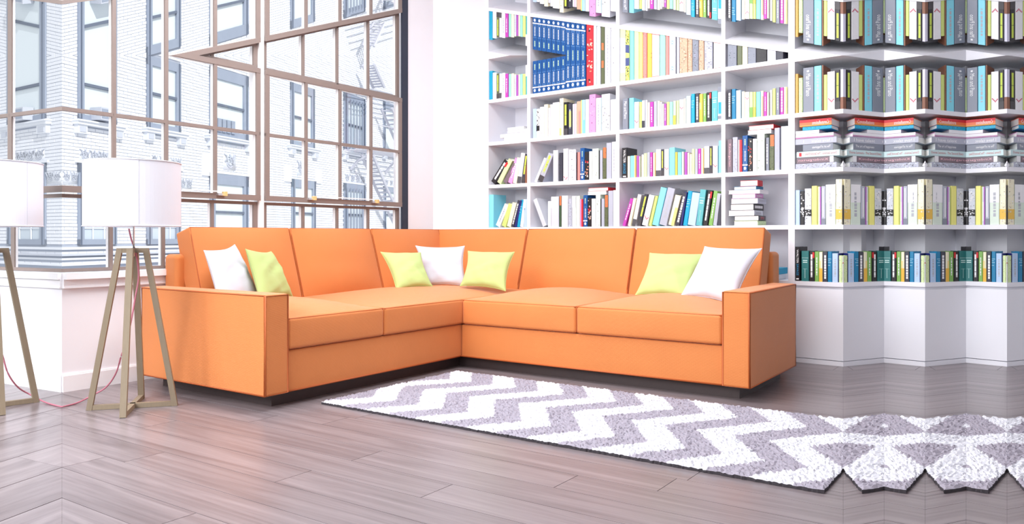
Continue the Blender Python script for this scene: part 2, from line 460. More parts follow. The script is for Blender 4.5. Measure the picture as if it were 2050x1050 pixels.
WINS = [  # u0, u1, v top, v bottom at the centre, sash rail v, kind
    (154, 231, 40, 245, 174, 'ac'), (292, 359.5, 120, 261, 192, ''), (418, 495, 143, 276, 214, 'box'), (580, 628, 172, 294, 237, ''),
    (687, 729, 193, 306, 252, 'bars'), (766, 794, 208, 305, 255, ''),
    (154, 231, 330, 490, 415, 'low'), (292, 359.5, 339, 489, 410, 'low'), (418, 495, 350, 492, 425, ''), (582, 630, 361, 492, 427, ''),
    (687, 729, 369, 493, 430, 'bars'), (767, 794, 375, 495, 430, '')]
holes = []
for u0, u1, vt, vb, vr, kd in WINS:
    um = (u0+u1)/2; a0, a1 = fa_at(u0), fa_at(u1); zt, zb, zr = fz_at(um, vt), fz_at(um, vb), fz_at(um, vr)
    if kd == 'ac': zt = fz_at(um, 111)+3
    holes.append((a0, a1, zb, zt)); fw = .11*(a1-a0)+.03
    fr = quadbox(Z, a0, a0+fw, .005, .05, zb, zt, 'window_paint')+quadbox(Z, a1-fw, a1, .005, .05, zb, zt, 'window_paint')
    fr += quadbox(Z, a0, a1, .005, .05, zt-fw*1.4, zt, 'window_paint')+quadbox(Z, a0, a1, .005, .05, zb, zb+fw*.8, 'window_paint')
    fr += quadbox(Z, a0+fw*.35, a0+fw*.5, .05, .07, zb, zt, 'window_dark')+quadbox(Z, a1-fw*.5, a1-fw*.35, .05, .07, zb, zt, 'window_dark')
    fos = bput('window', fr)
    bput('sash_rail', quadbox(Z, a0+fw, a1-fw, .006, .06, zr-.035, zr+.02, 'window_dark'), parent=fos)
    bput('pane', quadbox(Z, a0+fw, a1-fw, .002, .012, zr, zt-fw*1.4, 'blind_white', skip='lrtbk'), parent=fos)
    bput('pane', quadbox(Z, a0+fw, a1-fw, .002, .010, zb+fw*.8, zr, 'pane_pale' if kd in ('bars', 'low') else 'blind_white', skip='lrtbk'), parent=fos)
    if vb < 400:
        sw = .12*(a1-a0); hgt = .11
        bput('window_sill', quadbox(Z, a0-sw, a1+sw, 0, .16, zb-hgt, zb-.01, 'stone_white')+quadbox(Z, a0-sw*1.1, a1+sw*1.1, 0, .2, zb-hgt*.45, zb-.02, 'stone_white'))
        for ac in (a0+.02, a1-.02):
            bput('sill_bracket', quadbox(Z, ac-.1, ac+.12, 0, .12, zb-hgt-.17, zb-hgt, 'stone_white')+quadbox(Z, ac-.06, ac+.08, .12, .135, zb-hgt-.14, zb-hgt-.04, 'stone_grey'))
    else:
        bput('lintel', quadbox(Z, a0-.06, a1+.06, 0, .06, zt, zt+.05, 'stone_white'))
    if kd == 'ac':
        x0, x1 = fa_at(179), fa_at(207); bput('air_conditioner', quadbox(Z, x0, x1, .02, .3, zb+.02, zb+.27, 'stone_grey')+quadbox(Z, x0+.02, x1-.02, .3, .305, zb+.05, zb+.24, 'window_paint'))
    if kd == 'box':
        x0, x1 = a0+.1*(a1-a0)+.08, a0+.62*(a1-a0)
        for i in range(4): bput('shutter_slat', quadbox(Z, x0+i*(x1-x0)/4, x0+(i+.78)*(x1-x0)/4, .012, .09, zb+.1, zb+.42, 'window_paint'))
    if kd == 'bars':
        for i in range(7):
            x = a0+(a1-a0)*(i+.5)/7; bput('window_bar', quadbox(Z, x-.012, x+.012, .09, .12, zb, zt-.15, 'window_paint'))
    if kd == 'low':
        for t in (.38, .68): x = a0+(a1-a0)*t; bput('muntin', quadbox(Z, x-.012, x+.012, .01, .03, zb+fw*.8, zr-.2*(zr-zb), 'stone_white'))
        bput('muntin', quadbox(Z, a0+fw, a1-fw, .01, .03, zb+.42*(zr-zb), zb+.42*(zr-zb)+.02, 'stone_white'))
# bands of stone below the lower windows
zl = fz_at(140, 492)
for i, (dz, g, t) in enumerate(((-.03, .06, .05), (-.16, .1, .04), (-.24, .05, .04), (-.36, .08, .03), (-.46, .12, .03))):
    bput('string_course', quadbox(Z, -.3, AMAX, 0, g, zl+dz-t, zl+dz, 'stone_white' if i != 1 else 'stone_grey'))
# carved ornaments
def scroll(a, z, r, sgn, th):
    pts = []
    for i in range(26):
        t = i/25*4.4*math.pi; rr = r*(1-.8*i/25)
        pts.append(Z(a+sgn*rr*math.cos(t), .03, z+rr*math.sin(t)))
    return tube(pts, th, 'stone_grey', 5)
def ornament(u0, u1, v0, v1, n):
    a0, a1 = fa_at(u0), fa_at(u1); z1, z0 = fz_at((u0+u1)/2, v0), fz_at((u0+u1)/2, v1); h = (z1-z0)/2; s = []
    s += quadbox(Z, a0, a1, 0, .025, z0, z1, 'stone_white')
    for i in range(n):
        ac = a0+(a1-a0)*(i+.5)/n; r = min(h, (a1-a0)/n/2)*.92
        s += scroll(ac, (z0+z1)/2, r, 1 if i % 2 else -1, r*.13)
        for k in range(3):
            x = ac+(k-1)*r*.6; s += tube([Z(x, .03, (z0+z1)/2), Z(x+(k-1)*r*.25, .06, z1-.1*h), Z(x+(k-1)*r*.6, .03, z1+.1*h)], r*.12, 'stone_grey', 5)
    bput('carved_ornament', s, smooth=True)
for a in ((158, 214, 303, 326, 3), (124, 153, 345, 368, 2), (300, 330, 313, 327, 2), (340, 360, 318, 338, 2), (358, 382, 360, 379, 2), (446, 470, 311, 341, 1),
          (688, 730, 352, 368, 4), (768, 795, 362, 374, 3), (594, 606, 325, 352, 1), (776, 790, 395, 412, 1)): ornament(*a)
def block(u0, u1, v0, v1, g=.05): 
    um = (u0+u1)/2; bput('stone_block', quadbox(Z, fa_at(u0), fa_at(u1), 0, g, fz_at(um, v1), fz_at(um, v0), 'stone_white'))
for b in ((403, 417, 310, 352), (496, 508, 316, 358), (568, 581, 333, 364), (631, 641, 338, 368), (128, 152, 372, 376)): block(*b)
# bricks: every course is real; the largest 300 stand alone, the rest is one brickwork
BW, BH = .205, .068
bricks = []
z_lo = zl-1.0
for r in range(int((fz_at(840, 108)-z_lo)/BH)+1):
    z = z_lo+r*BH; x = -.06-(BW/2 if r % 2 else 0)
    while x < AMAX:
        a0, a1 = x+.006, x+BW-.006; x += BW
        if a1 < 0: continue
        hit = False
        for h0, h1, hb, ht in holes:
            if z+BH > hb-.1 and z < ht and a1 > h0 and a0 < h1:
                if a0 < h0 < a1: a1 = h0-.004
                elif a0 < h1 < a1: a0 = h1+.004
                else: hit = True; break
        if a1-a0 < .02: hit = True
        if hit or z > HC+SL*(FY+a0*FA[1])+.1 or z > HC+(HV-40)/F*(FY+a0*FA[1]): continue
        if zl-.5 < z < zl+.02 and r % 3: continue
        bricks.append((a0, a1, z+.005, z+BH-.005, random.uniform(.008, .02)))
bricks.sort(key=lambda t: t[0])
rest = []; nb = 0
for i, (a0, a1, z0, z1, g) in enumerate(bricks):
    for s in fold_up(quadbox(Z, a0, a1, 0, g, z0, z1, 'brick_white', skip='f')):
        uu = project(s[0][0][0])[0]
        for r in (fold_wing(s) if uu < 330 else [s]):
            vv = project(r[0][0][0])
            if nb < 300 and -10 < vv[1] < 330 and -20 < vv[0] < 300 and len(r) >= 5:
                build('brick', r, bld); nb += 1
            else: rest += r
bw = build('brickwork', rest, bld); bw['kind'] = 'stuff'
print('bricks', len(bricks), len(rest))
# fire escape
fe = empty('fire_escape', Z(fa_at(735), .5, fz_at(735, 470))); tag(fe, 'grey iron fire escape stairs hung on the white brick building', 'fire escape')
def fput(nm, soup):
    for s in fold_up(soup): build(nm, s, fe)
def FE(u, v, g=.45): 
    a = fa_at(u); return Z(a, g, fz_at(u, v))
for seg in (((707, 132), (729, 178)), ((745, 219), (781, 300)), ((705, 311), (736, 382)), ((736, 382), (776, 458))):
    for g in (.35, .75): fput('stringer', tube([FE(*seg[0], g), FE(*seg[1], g)], .05, 'escape_grey', 5))
    for i in range(9):
        t = (i+.5)/9; u = seg[0][0]+(seg[1][0]-seg[0][0])*t; v = seg[0][1]+(seg[1][1]-seg[0][1])*t
        fput('tread', tube([FE(u, v, .35), FE(u, v, .75)], .03, 'escape_grey', 4))
for u0, v0, u1, v1 in ((684, 300, 802, 318), (684, 180, 802, 206)):
    P0, P1 = FE(u0, v0, .1), FE(u1, v1, .1); Q0, Q1 = FE(u0, v0, .9), FE(u1, v1, .9)
    for k in range(5):
        t = k/4; fput('platform_bar', tube([tuple(P0[i]+(Q0[i]-P0[i])*t for i in range(3)), tuple(P1[i]+(Q1[i]-P1[i])*t for i in range(3))], .025, 'escape_grey', 4))
for u0, v0, u1, v1 in ((684, 249, 802, 270), (684, 420, 802, 428)): fput('rail', tube([FE(u0, v0, .9), FE(u1, v1, .9)], .02, 'escape_grey', 5))
for u, v in ((700, 312), (770, 318)):
    fput('bracket', tube([FE(u, v, .8), FE(u, v+10, .3), FE(u, v+28, .05)], .05, 'escape_grey', 5))

# ---------------------------------------------------------------- sofa
so = empty('sectional_sofa', PQ(.4, .4, 0)); tag(so, 'orange fabric corner sofa with boxy arms on a dark plinth', 'sofa')
FB = 'sofa_fabric'; ZB, ZS, ZT, ZA = .073, .298, .466, .597
def spart(nm, soup, smooth=True): return build(nm, soup, so, smooth=smooth)
def boxPQ(p0, p1, q0, q1, z0, z1, r, m=FB, n=(4, 4, 3), deform=None):
    cp, cq, cz = (p0+p1)/2, (q0+q1)/2, (z0+z1)/2
    return rbox((p1-p0)/2, (q1-q0)/2, (z1-z0)/2, r, m, lambda x, y, z: PQ(cp+x, cq+y, cz+z), n, deform)
def piping(part, pts, closed=False, r=.005):
    return sub('piping', tube([PQ(*p) for p in pts], r, 'sofa_piping', 6, closed), part, so, True)
LP, RQ = 1.700, 2.050          # outer ends of the two arms
# plinths
spart('plinth', quadbox(PQ, -1.15, 1.588, -1.0, 0, 0, ZB+.005, 'sofa_plinth'), False)
spart('plinth', quadbox(PQ, -.78, 0, .001, 1.965, 0, ZB+.005, 'sofa_plinth'), False)
# bases
b1 = spart('base', boxPQ(-1.22, 1.55, -1.2, .066, ZB, ZS-.004, .012))
piping(b1, [(.07, .067, ZB+.006), (1.546, .067, ZB+.006)])
b2 = spart('base', boxPQ(-1.2, .066, .068, 1.896, ZB, ZS-.004, .012))
piping(b2, [(.067, .07, ZB+.006), (.067, 1.893, ZB+.006)])
# arms
def arm(p0, p1, q0, q1, loops):
    a = spart('arm', boxPQ(p0, p1, q0, q1, ZB, ZA, .016, n=(5, 5, 5)))
    for l in loops: piping(a, l, True)
    return a
e = .006
arm(1.546, LP, -1.045, .088, [
    [(1.546+e, .088-.002, ZB+e), (LP-e, .088-.002, ZB+e), (LP-e, .088-.002, ZA-e), (1.546+e, .088-.002, ZA-e)],
    [(LP-.003, .088-e, ZB+e), (LP-.003, -1.045+e, ZB+e), (LP-.003, -1.045+e, ZA-e), (LP-.003, .088-e, ZA-e)]])
arm(-.83, .082, 1.893, RQ, [
    [(.08, 1.893+e, ZB+e), (.08, RQ-e, ZB+e), (.08, RQ-e, ZA-e), (.08, 1.893+e, ZA-e)],
    [(.082-e, RQ-.003, ZB+e), (-.83+e, RQ-.003, ZB+e), (-.83+e, RQ-.003, ZA-e), (.082-e, RQ-.003, ZA-e)]])
# seat cushions
def seat(p0, p1, q0, q1, crown, cp=True):
    hx, hy, hz = (p1-p0)/2, (q1-q0)/2, (ZT-ZS)/2
    def df(q):
        x, y, z = q; fx, fy = 1-min(1, abs(x/hx))**2.2, 1-min(1, abs(y/hy))**2.2
        if z > 0: z += crown*fx*fy*min(1, z/hz)
        side = 1-(z/hz)**2 if abs(z) < hz else 0
        if abs(x) > hx*.9: x += math.copysign(.006*side*fy, x)
        if abs(y) > hy*.9: y += math.copysign(.006*side*fx, y)
        return [x, y, z]
    s = spart('seat_cushion', boxPQ(p0, p1, q0, q1, ZS, ZT, .02, n=(12, 12, 4), deform=df))
    i = .007
    for z in (ZT-.006, ZS+.008):
        pts = []
        cs = [(p0+i, q0+i), (p1-i, q0+i), (p1-i, q1-i), (p0+i, q1-i)]
        for (a, b), (c, d) in zip(cs, cs[1:]+cs[:1]):
            for k in range(10): pts.append((a+(c-a)*k/10, b+(d-b)*k/10, z))
        piping(s, pts, True, .0042)
    return s
seat(-.98, .823, -.98, .082, .06); seat(.827, 1.546, -.98, .082, .066)
seat(-.98, .082, .086, .972, .066); seat(-.98, .082, .976, 1.893, .066)
# back frames
spart('back_frame', boxPQ(-1.36, 1.42, -1.27, -1.13, ZB, .782, .03))
spart('back_frame', boxPQ(-1.36, -1.18, -1.125, 1.80, ZB, .786, .03))
# back cushions, leaning back
def back(w0, w1, left, f0=.925, f1=1.075):
    wc, hw = (w0+w1)/2, (w1-w0)/2-.003; zb0, zt0 = .452, .958; hh = (zt0-zb0)/2; th = .075
    lean = (f1-f0)/(zt0-zb0)
    def df(q):
        x, y, z = q; fx, fz = 1-min(1, abs(x/hw))**2.4, 1-min(1, abs(z/hh))**2.4
        if y > 0: y += (.034*fx*fz+.03*fx*max(0, -z/hh)*fz)
        return [x, y, z]
    def fn(x, y, z):
        t = -(f0+lean*(z+hh))+(y-th); zz = zb0+hh+z*1.0+(y-th)*lean*1.0
        return PQ(wc+x, t, zz) if left else PQ(t, wc+x, zz)
    s = spart('back_cushion', rbox(hw, th, hh, .014, FB, fn, (12, 3, 12), df))
    pts = []
    cs = [(-hw+.006, -hh+.006), (hw-.006, -hh+.006), (hw-.006, hh-.006), (-hw+.006, hh-.006)]
    for (a, b), (c, d) in zip(cs, cs[1:]+cs[:1]):
        for k in range(8): pts.append(fn(a+(c-a)*k/8, th-.004, b+(d-b)*k/8))
    sub('piping', tube(pts, .0042, 'sofa_piping', 6, True), s, so, True)
for w in ((.585, 1.37), (-.22, .582), (-1.062, -.223)): back(*w, True)
for w in ((-1.2, -.146), (-.143, .822), (.825, 1.785)): back(*w, False)

# ---------------------------------------------------------------- throw pillows
def pillow(tl, tr, br, bl, th, m, label, bulge=1):
    TL, TR, BR, BL = [Vector(pix(*c)) for c in (tl, tr, br, bl)]
    nrm = (TR-BL).cross(TL-BR).normalized()
    if nrm.y > 0: nrm = -nrm                                   # towards the room
    N = 22; front = []; backs = []
    for i in range(N+1):
        rf = []; rb = []
        for j in range(N+1):
            s, t = -math.cos(math.pi*i/N), -math.cos(math.pi*j/N)
            x = s*(1-.12*(1-t*t)*s*s); y = t*(1-.12*(1-s*s)*t*t)
            a, b = (x+1)/2, (y+1)/2
            P = (TL*(1-a)+TR*a)*(1-b)+(BL*(1-a)+BR*a)*b
            h = th*((1-s*s)*(1-t*t))**.42
            wr = (.012*math.sin(5*s+3.1*t+th*200)*math.sin(4*t+1.3)*(1-s*s)*(1-t*t)+.012*math.sin(9*(s-.5*t)+th*90)*max(0, t+.2)*(1-t*t)*(1-s*s)+.006*math.sin(13*(t+.4*s))*(1-s*s)*(1-t*t))
            rf.append(tuple(P+nrm*(h+wr))); rb.append(tuple(P-nrm*h*.7))
        front.append(rf); backs.append(rb)
    soup = []
    for i in range(N):
        for j in range(N):
            soup.append(([front[i][j], front[i][j+1], front[i+1][j+1], front[i+1][j]], m))
            soup.append(([backs[i][j], backs[i+1][j], backs[i+1][j+1], backs[i][j+1]], m))
    o = build('throw_pillow', soup, smooth=True); tag(o, label, 'pillow', 'throw pillows on the sofa')
    rim = [front[0][j] for j in range(N+1)]+[front[i][N] for i in range(1, N+1)]+[front[N][j] for j in range(N-1, -1, -1)]+[front[i][0] for i in range(N-1, 0, -1)]
    build('seam', tube(rim, .0028, m, 5, True), o, smooth=True)
# corners as column, row, distance
pillow((408, 502, 4.72), (470, 490, 5.10), (527, 612, 4.95), (436, 606, 4.50), .062, 'pillow_white', 'white pillow beside the left sofa arm, behind the green pillow')
pillow((491.5, 499, 4.86), (543, 504, 5.28), (586, 594, 5.20), (520, 606, 4.72), .058, 'pillow_green', 'pale green pillow next to the left sofa arm')
pillow((762, 505, 5.86), (842, 506, 5.95), (866, 574, 5.78), (794, 583, 5.66), .065, 'pillow_green', 'pale green pillow left of the white one in the sofa corner')
pillow((832, 492.5, 6.16), (930, 493, 6.16), (934, 574, 5.98), (848, 574, 5.98), .06, 'pillow_white', 'white pillow in the middle of the sofa corner')
pillow((937, 503, 5.98), (1030, 505, 5.90), (1012, 583, 5.66), (921, 573, 5.78), .065, 'pillow_green', 'pale green pillow right of the white one in the sofa corner')
pillow((1301, 507, 5.40), (1418, 509, 5.22), (1375, 596, 4.98), (1272, 591, 5.20), .065, 'pillow_green', 'pale green pillow leaning behind the large white pillow')
pillow((1411, 494, 5.12), (1525, 498, 4.80), (1470, 612, 4.66), (1362, 594, 4.90), .072, 'pillow_white', 'large white pillow beside the right sofa arm')

# ---------------------------------------------------------------- rug
def rug():
    p0, p1, q0, q1 = .255, 1.405, .178, 2.730; st = .0085
    KN = [(.2, -.23), (.521, 0), (.86, -.235), (1.18, 0), (1.5, -.22)]
    def g(p):
        for (a, x), (b, y) in zip(KN, KN[1:]):
            if p <= b: return x+(y-x)*(p-a)/(b-a)
        return KN[-1][1]
    rnd = random.Random(3)
    np_, nq = int((p1-p0)/st), int((q1-q0)/st)
    H = {}; cols = {}
    def vert(i, j):
        k = (i, j)
        if k not in H:
            p, q = p0+(p1-p0)*i/np_, q0+(q1-q0)*j/nq
            edge = i in (0, np_) or j in (0, nq)
            jp, jq = rnd.uniform(-.35, .35)*st, rnd.uniform(-.35, .35)*st
            z = .012+rnd.uniform(0, .011) if not edge else .010+rnd.uniform(0, .004)
            # rounded corner where the rug lies between the sofa halves
            H[k] = PQ(p+jp, q+jq, z)
        return H[k]
    soup = []
    for i in range(np_):
        for j in range(nq):
            p, q = p0+(p1-p0)*(i+.5)/np_+rnd.uniform(-.5, .5)*st, q0+(q1-q0)*(j+.5)/nq+rnd.uniform(-.5, .5)*st
            wht = ((q-g(p)-.984) % .3265) < .168
            soup.append(([vert(i, j), vert(i, j+1), vert(i+1, j+1), vert(i+1, j)], ('rug_white' if wht else 'rug_grey')))
    def skirt(a, b): soup.append(([a, b, (b[0], b[1], .001), (a[0], a[1], .001)], 'rug_edge'))
    for i in range(np_): skirt(vert(i, 0), vert(i+1, 0)); skirt(vert(i, nq), vert(i+1, nq))
    for j in range(nq): skirt(vert(0, j), vert(0, j+1)); skirt(vert(np_, j), vert(np_, j+1))
    main = clip(soup, (1, -(TILE1-CX)/F, 0), 0)[0]
    t = in_tile(soup)[0]
    for i in range(6): main = main+(remap(t, PM[i]) if i % 2 == 0 else [([PM[i](p) for p in pts], m) for pts, m in t])
    return main
mat('rug_white', (208, 208, 215), .95, .2, 190); mat('rug_grey', (156, 150, 162), .95, .22, 190); mat('rug_edge', (60, 55, 60), .9)
tag(build('rug', rug()), 'white and grey zigzag shag rug with a toothed edge in front of the sofa', 'rug')

# ---------------------------------------------------------------- floor lamps
def lamp(cx, cy, rot, mirror, label, cordmap):
    L = empty('floor_lamp', (cx, cy, 0)); tag(L, label, 'floor lamp', 'tripod lamps by the window corner')
    def P(dx, dy, z):
        if mirror:
            al = math.atan2(dx, dy); r = math.hypot(dx, dy); al = math.radians(-59.4)-al; dx, dy = r*math.sin(al), r*math.cos(al)
        return (cx+dx, cy+dy, z)
    A = Vector((.3905, .107)).normalized(); Bv = Vector((-.122, .452)).normalized()
    def beam(p, q, dirv, wid, th):                              # straight bar in the vertical plane of dirv; p, q = (r, z)
        d = Vector((q[0]-p[0], q[1]-p[1])).normalized(); n = Vector((-d.y, d.x)); pr = Vector((-dirv.y, dirv.x)); s = []
        def X(l, t, w):
            r = p[0]+(q[0]-p[0])*l+n.x*t; z = p[1]+(q[1]-p[1])*l+n.y*t
            return P(dirv.x*r+pr.x*w, dirv.y*r+pr.y*w, z)
        return quadbox(lambda a, b, c: X(a, b, c), 0, 1, -wid/2, wid/2, -th/2, th/2, 'lamp_wood')
    for dv, fr in ((A, .205), (Bv, .232)):
        for s in (-1, 1): build('leg', beam((s*fr, .0), (s*.062, .832), dv, .027, .030), L)
        build('foot_bar', beam((-fr, .013), (fr, .013), dv, .024, .026), L)
        build('top_bar', beam((-.07, .822), (.07, .822), dv, .024, .028), L)
    build('rod', tube([P(.005, 0, .79), P(.005, 0, 1.20)], .0045, 'chrome', 8), L, smooth=True)
    sock = tube([P(.005, 0, 1.0), P(.005, 0, 1.07)], .02, 'bead_white', 12); build('bulb_socket', sock, L, smooth=True)
    R, z0, z1, n = .233, .946, 1.283, 72; sh = []
    def ring(r, z): return [(cx+r*math.sin(i*2*math.pi/n), cy+r*math.cos(i*2*math.pi/n), z) for i in range(n)]
    rings = [ring(R, z0), ring(R, z1), ring(R-.003, z1), ring(R-.003, z0)]
    for k in range(4):
        a, b = rings[k], rings[(k+1) % 4]
        for i in range(n): sh.append(([a[i], a[(i+1) % n], b[(i+1) % n], b[i]], 'shade_fabric'))
    shd = build('lamp_shade', sh, L, smooth=False)
    for z in (z0+.003, z1-.003): sub('shade_rim', tube([(cx+(R+.001)*math.sin(i*2*math.pi/n), cy+(R+.001)*math.cos(i*2*math.pi/n), z) for i in range(n)], .003, 'shade_fabric', 5, True), shd, L, True)
    va = math.atan2(-cx, -cy)
    for off in (-.11, .72):
        a = va+(-off if not mirror else off)*-1
        x, y = cx+(R+.0006)*math.sin(a), cy+(R+.0006)*math.cos(a)
        sub('shade_seam', tube([(x, y, z0+.004), (x, y, z1-.004)], .0012, 'shade_seam_grey', 5), shd, L)
    for k in range(3):
        a = k*2.094+.4; build('shade_spoke', tube([(cx, cy, 1.19), (cx+(R-.003)*math.sin(a), cy+(R-.003)*math.cos(a), 1.25)], .003, 'chrome', 5), L)
    cp = [pix(258, 458, 4.09), pix(263, 480, 4.10), pix(270, 500, 4.13), pix(276, 530, 4.16), pix(277, 560, 4.16), pix(271, 595, 4.14), pix(263, 640, 4.12), pix(252, 690, 4.12), pix(243, 712, 4.13),
          pix(232, 748, 4.16), pix(212, 776, 4.22), pix(185, 792, 4.28), pix(155, 808, 4.19), pix(124.4, 817.5, 4.09)]
    cp = [cordmap((p[0], p[1], max(.006, p[2]))) for p in cp]
    build('power_cord', tube(smoothpath(cp, 6), .0042, 'cord_pink', 6), L, smooth=True)
mat('shade_seam_grey', (205, 205, 214), .8)
lamp(-1.98, 4.095, 0, False, 'white drum lamp on crossed wooden legs right beside the sofa arm', lambda p: p)
lamp(-2.715, 4.09, 0, True, 'white drum lamp on crossed wooden legs left of the wall corner', wing)

# ---------------------------------------------------------------- bookcase carcase
ZK = [.577+.398*k for k in range(5)]+[2.61]; TK = .031; DEP = .42
UPR = [(972, 978), (1055.5, 1061.5), (1233, 1240), (1444, 1452), (1578, 1591)]
bc = empty('bookcase', B(-1.7, 0, 0)); tag(bc, 'tall white built-in bookcase with four bays behind the sofa', 'bookcase')
PS = 'paint_shelf'
for u0, u1 in UPR:
    a0, a1 = a_at(u0), a_at(u1)
    build('upright', above_view(quadbox(B, a0, a1, 0, DEP, 0, 3.6, PS)), bc)
bays = [(a_at(UPR[i][1]), a_at(UPR[i+1][0])) for i in range(4)]
for i, (a0, a1) in enumerate(bays):
    for k in range(6):
        sb = quadbox(B, a0, a1, .001, DEP-.012, ZK[k]-(TK if k < 5 else .06), ZK[k], PS)
        for s in (fold_up(sb) if k >= 3 else [sb]): build('shelf', s, bc)
    build('back_panel', above_view(quadbox(B, a0, a1, DEP-.012, DEP, .05, 3.6, PS)), bc)
    build('base_panel', quadbox(B, a0, a1, .006, .024, .034, .53, PS), bc)
# pleated bookcase to the right
pb = empty('pleated_bookcase', B(.4, 0, 0)); tag(pb, 'white bookcase with a pleated zigzag front beside the right sofa arm', 'bookcase')
NP = 7
aL, aR = a_at(1591), a_at(1688)+.25
def pput(nm, soup, up=False, skip_first=False):
    b0, _, _ = in_tile(soup, 1570); bt, tl, tr = in_tile(soup)
    imgs = [] if skip_first else [b0]
    for i in range(NP): imgs.append(remap(bt, PM[i]) if i % 2 == 0 else [([PM[i](p) for p in pts], m) for pts, m in bt])
    for s in imgs:
        for r in (fold_up(s) if up else [s]):
            if r: build(nm, r, pb)
for k in range(5): pput('shelf', quadbox(B, aL, aR, .001, DEP-.012, ZK[k]-TK, ZK[k]+(.04 if k == 4 else 0), PS), k >= 3)
pput('back_panel', quadbox(B, aL, aR, DEP-.012, DEP, .05, 2.6, PS), True)
pput('upright', quadbox(B, a_at(1578), aL, .02, DEP, .05, 2.6, PS), True, True)
pput('base_panel', quadbox(B, aL-.02, aR, .004, .024, .036, .528, PS))
pput('base_recess', quadbox(B, aL-.02, aR, .03, .05, .02, .55, PS))
pput('plinth_strip', quadbox(B, aL-.02, aR, 0, .03, 0, .031, PS))

# ---------------------------------------------------------------- books
COL = dict(white=((246, 246, 250), 'white'), cream=((250, 244, 214), 'cream'), lime=((212, 228, 130), 'lime'), plime=((218, 236, 178), 'pale lime'),
    yel=((250, 246, 140), 'yellow'), gold=((246, 200, 84), 'gold'), mag=((198, 62, 184), 'magenta'), pink=((236, 160, 218), 'pink'), purp=((178, 84, 190), 'purple'),
    cyan=((138, 226, 246), 'light cyan'), teal=((96, 186, 192), 'teal'), dteal=((40, 120, 120), 'dark teal'), blue=((0, 168, 208), 'bright blue'), dblue=((0, 128, 176), 'deep blue'), pblue=((190, 214, 246), 'pale blue'),
    navy=((28, 34, 112), 'navy'), enc=((12, 84, 154), 'royal blue'), black=((26, 22, 28), 'black'), dark=((58, 58, 72), 'charcoal'), slate=((136, 142, 157), 'slate grey'),
    gray=((186, 190, 206), 'grey'), lgray=((216, 220, 230), 'light grey'), lav=((222, 220, 240), 'lavender'), green=((132, 184, 92), 'green'), pgreen=((202, 226, 172), 'pale green'), mint=((160, 228, 210), 'mint'), wmint=((226, 240, 226), 'greenish white'),
    olive=((96, 104, 72), 'olive'), red=((216, 44, 56), 'red'), salmon=((244, 146, 140), 'salmon'), orange=((240, 120, 70), 'orange'), tan=((216, 176, 148), 'tan'), brown=((140, 92, 70), 'brown'),
    mauve=((124, 106, 116), 'mauve'), aqua=((206, 232, 234), 'pale aqua'), forest=((60, 86, 60), 'dark green'), ochre=((226, 172, 84), 'ochre'))
for k, (rgb, nm) in COL.items(): mat('book_'+k, rgb, .42, .03, 25)
INK = {}
def ink(rgb): return cmat(rgb, .5)
def lum(k): r, g, b = COL[k][0]; return .3*r+.6*g+.1*b
def rect(x0, x1, h0, h1): return [(x0, h0), (x1, h0), (x1, h1), (x0, h1)]
def letters(s, x0, x1, h0, h1, ln=None):
    polys, asp = text2d(s); out = []
    for f in polys: out.append([(x0+(x1-x0)*y, h1-(h1-h0)*x) for x, y in f])
    return out
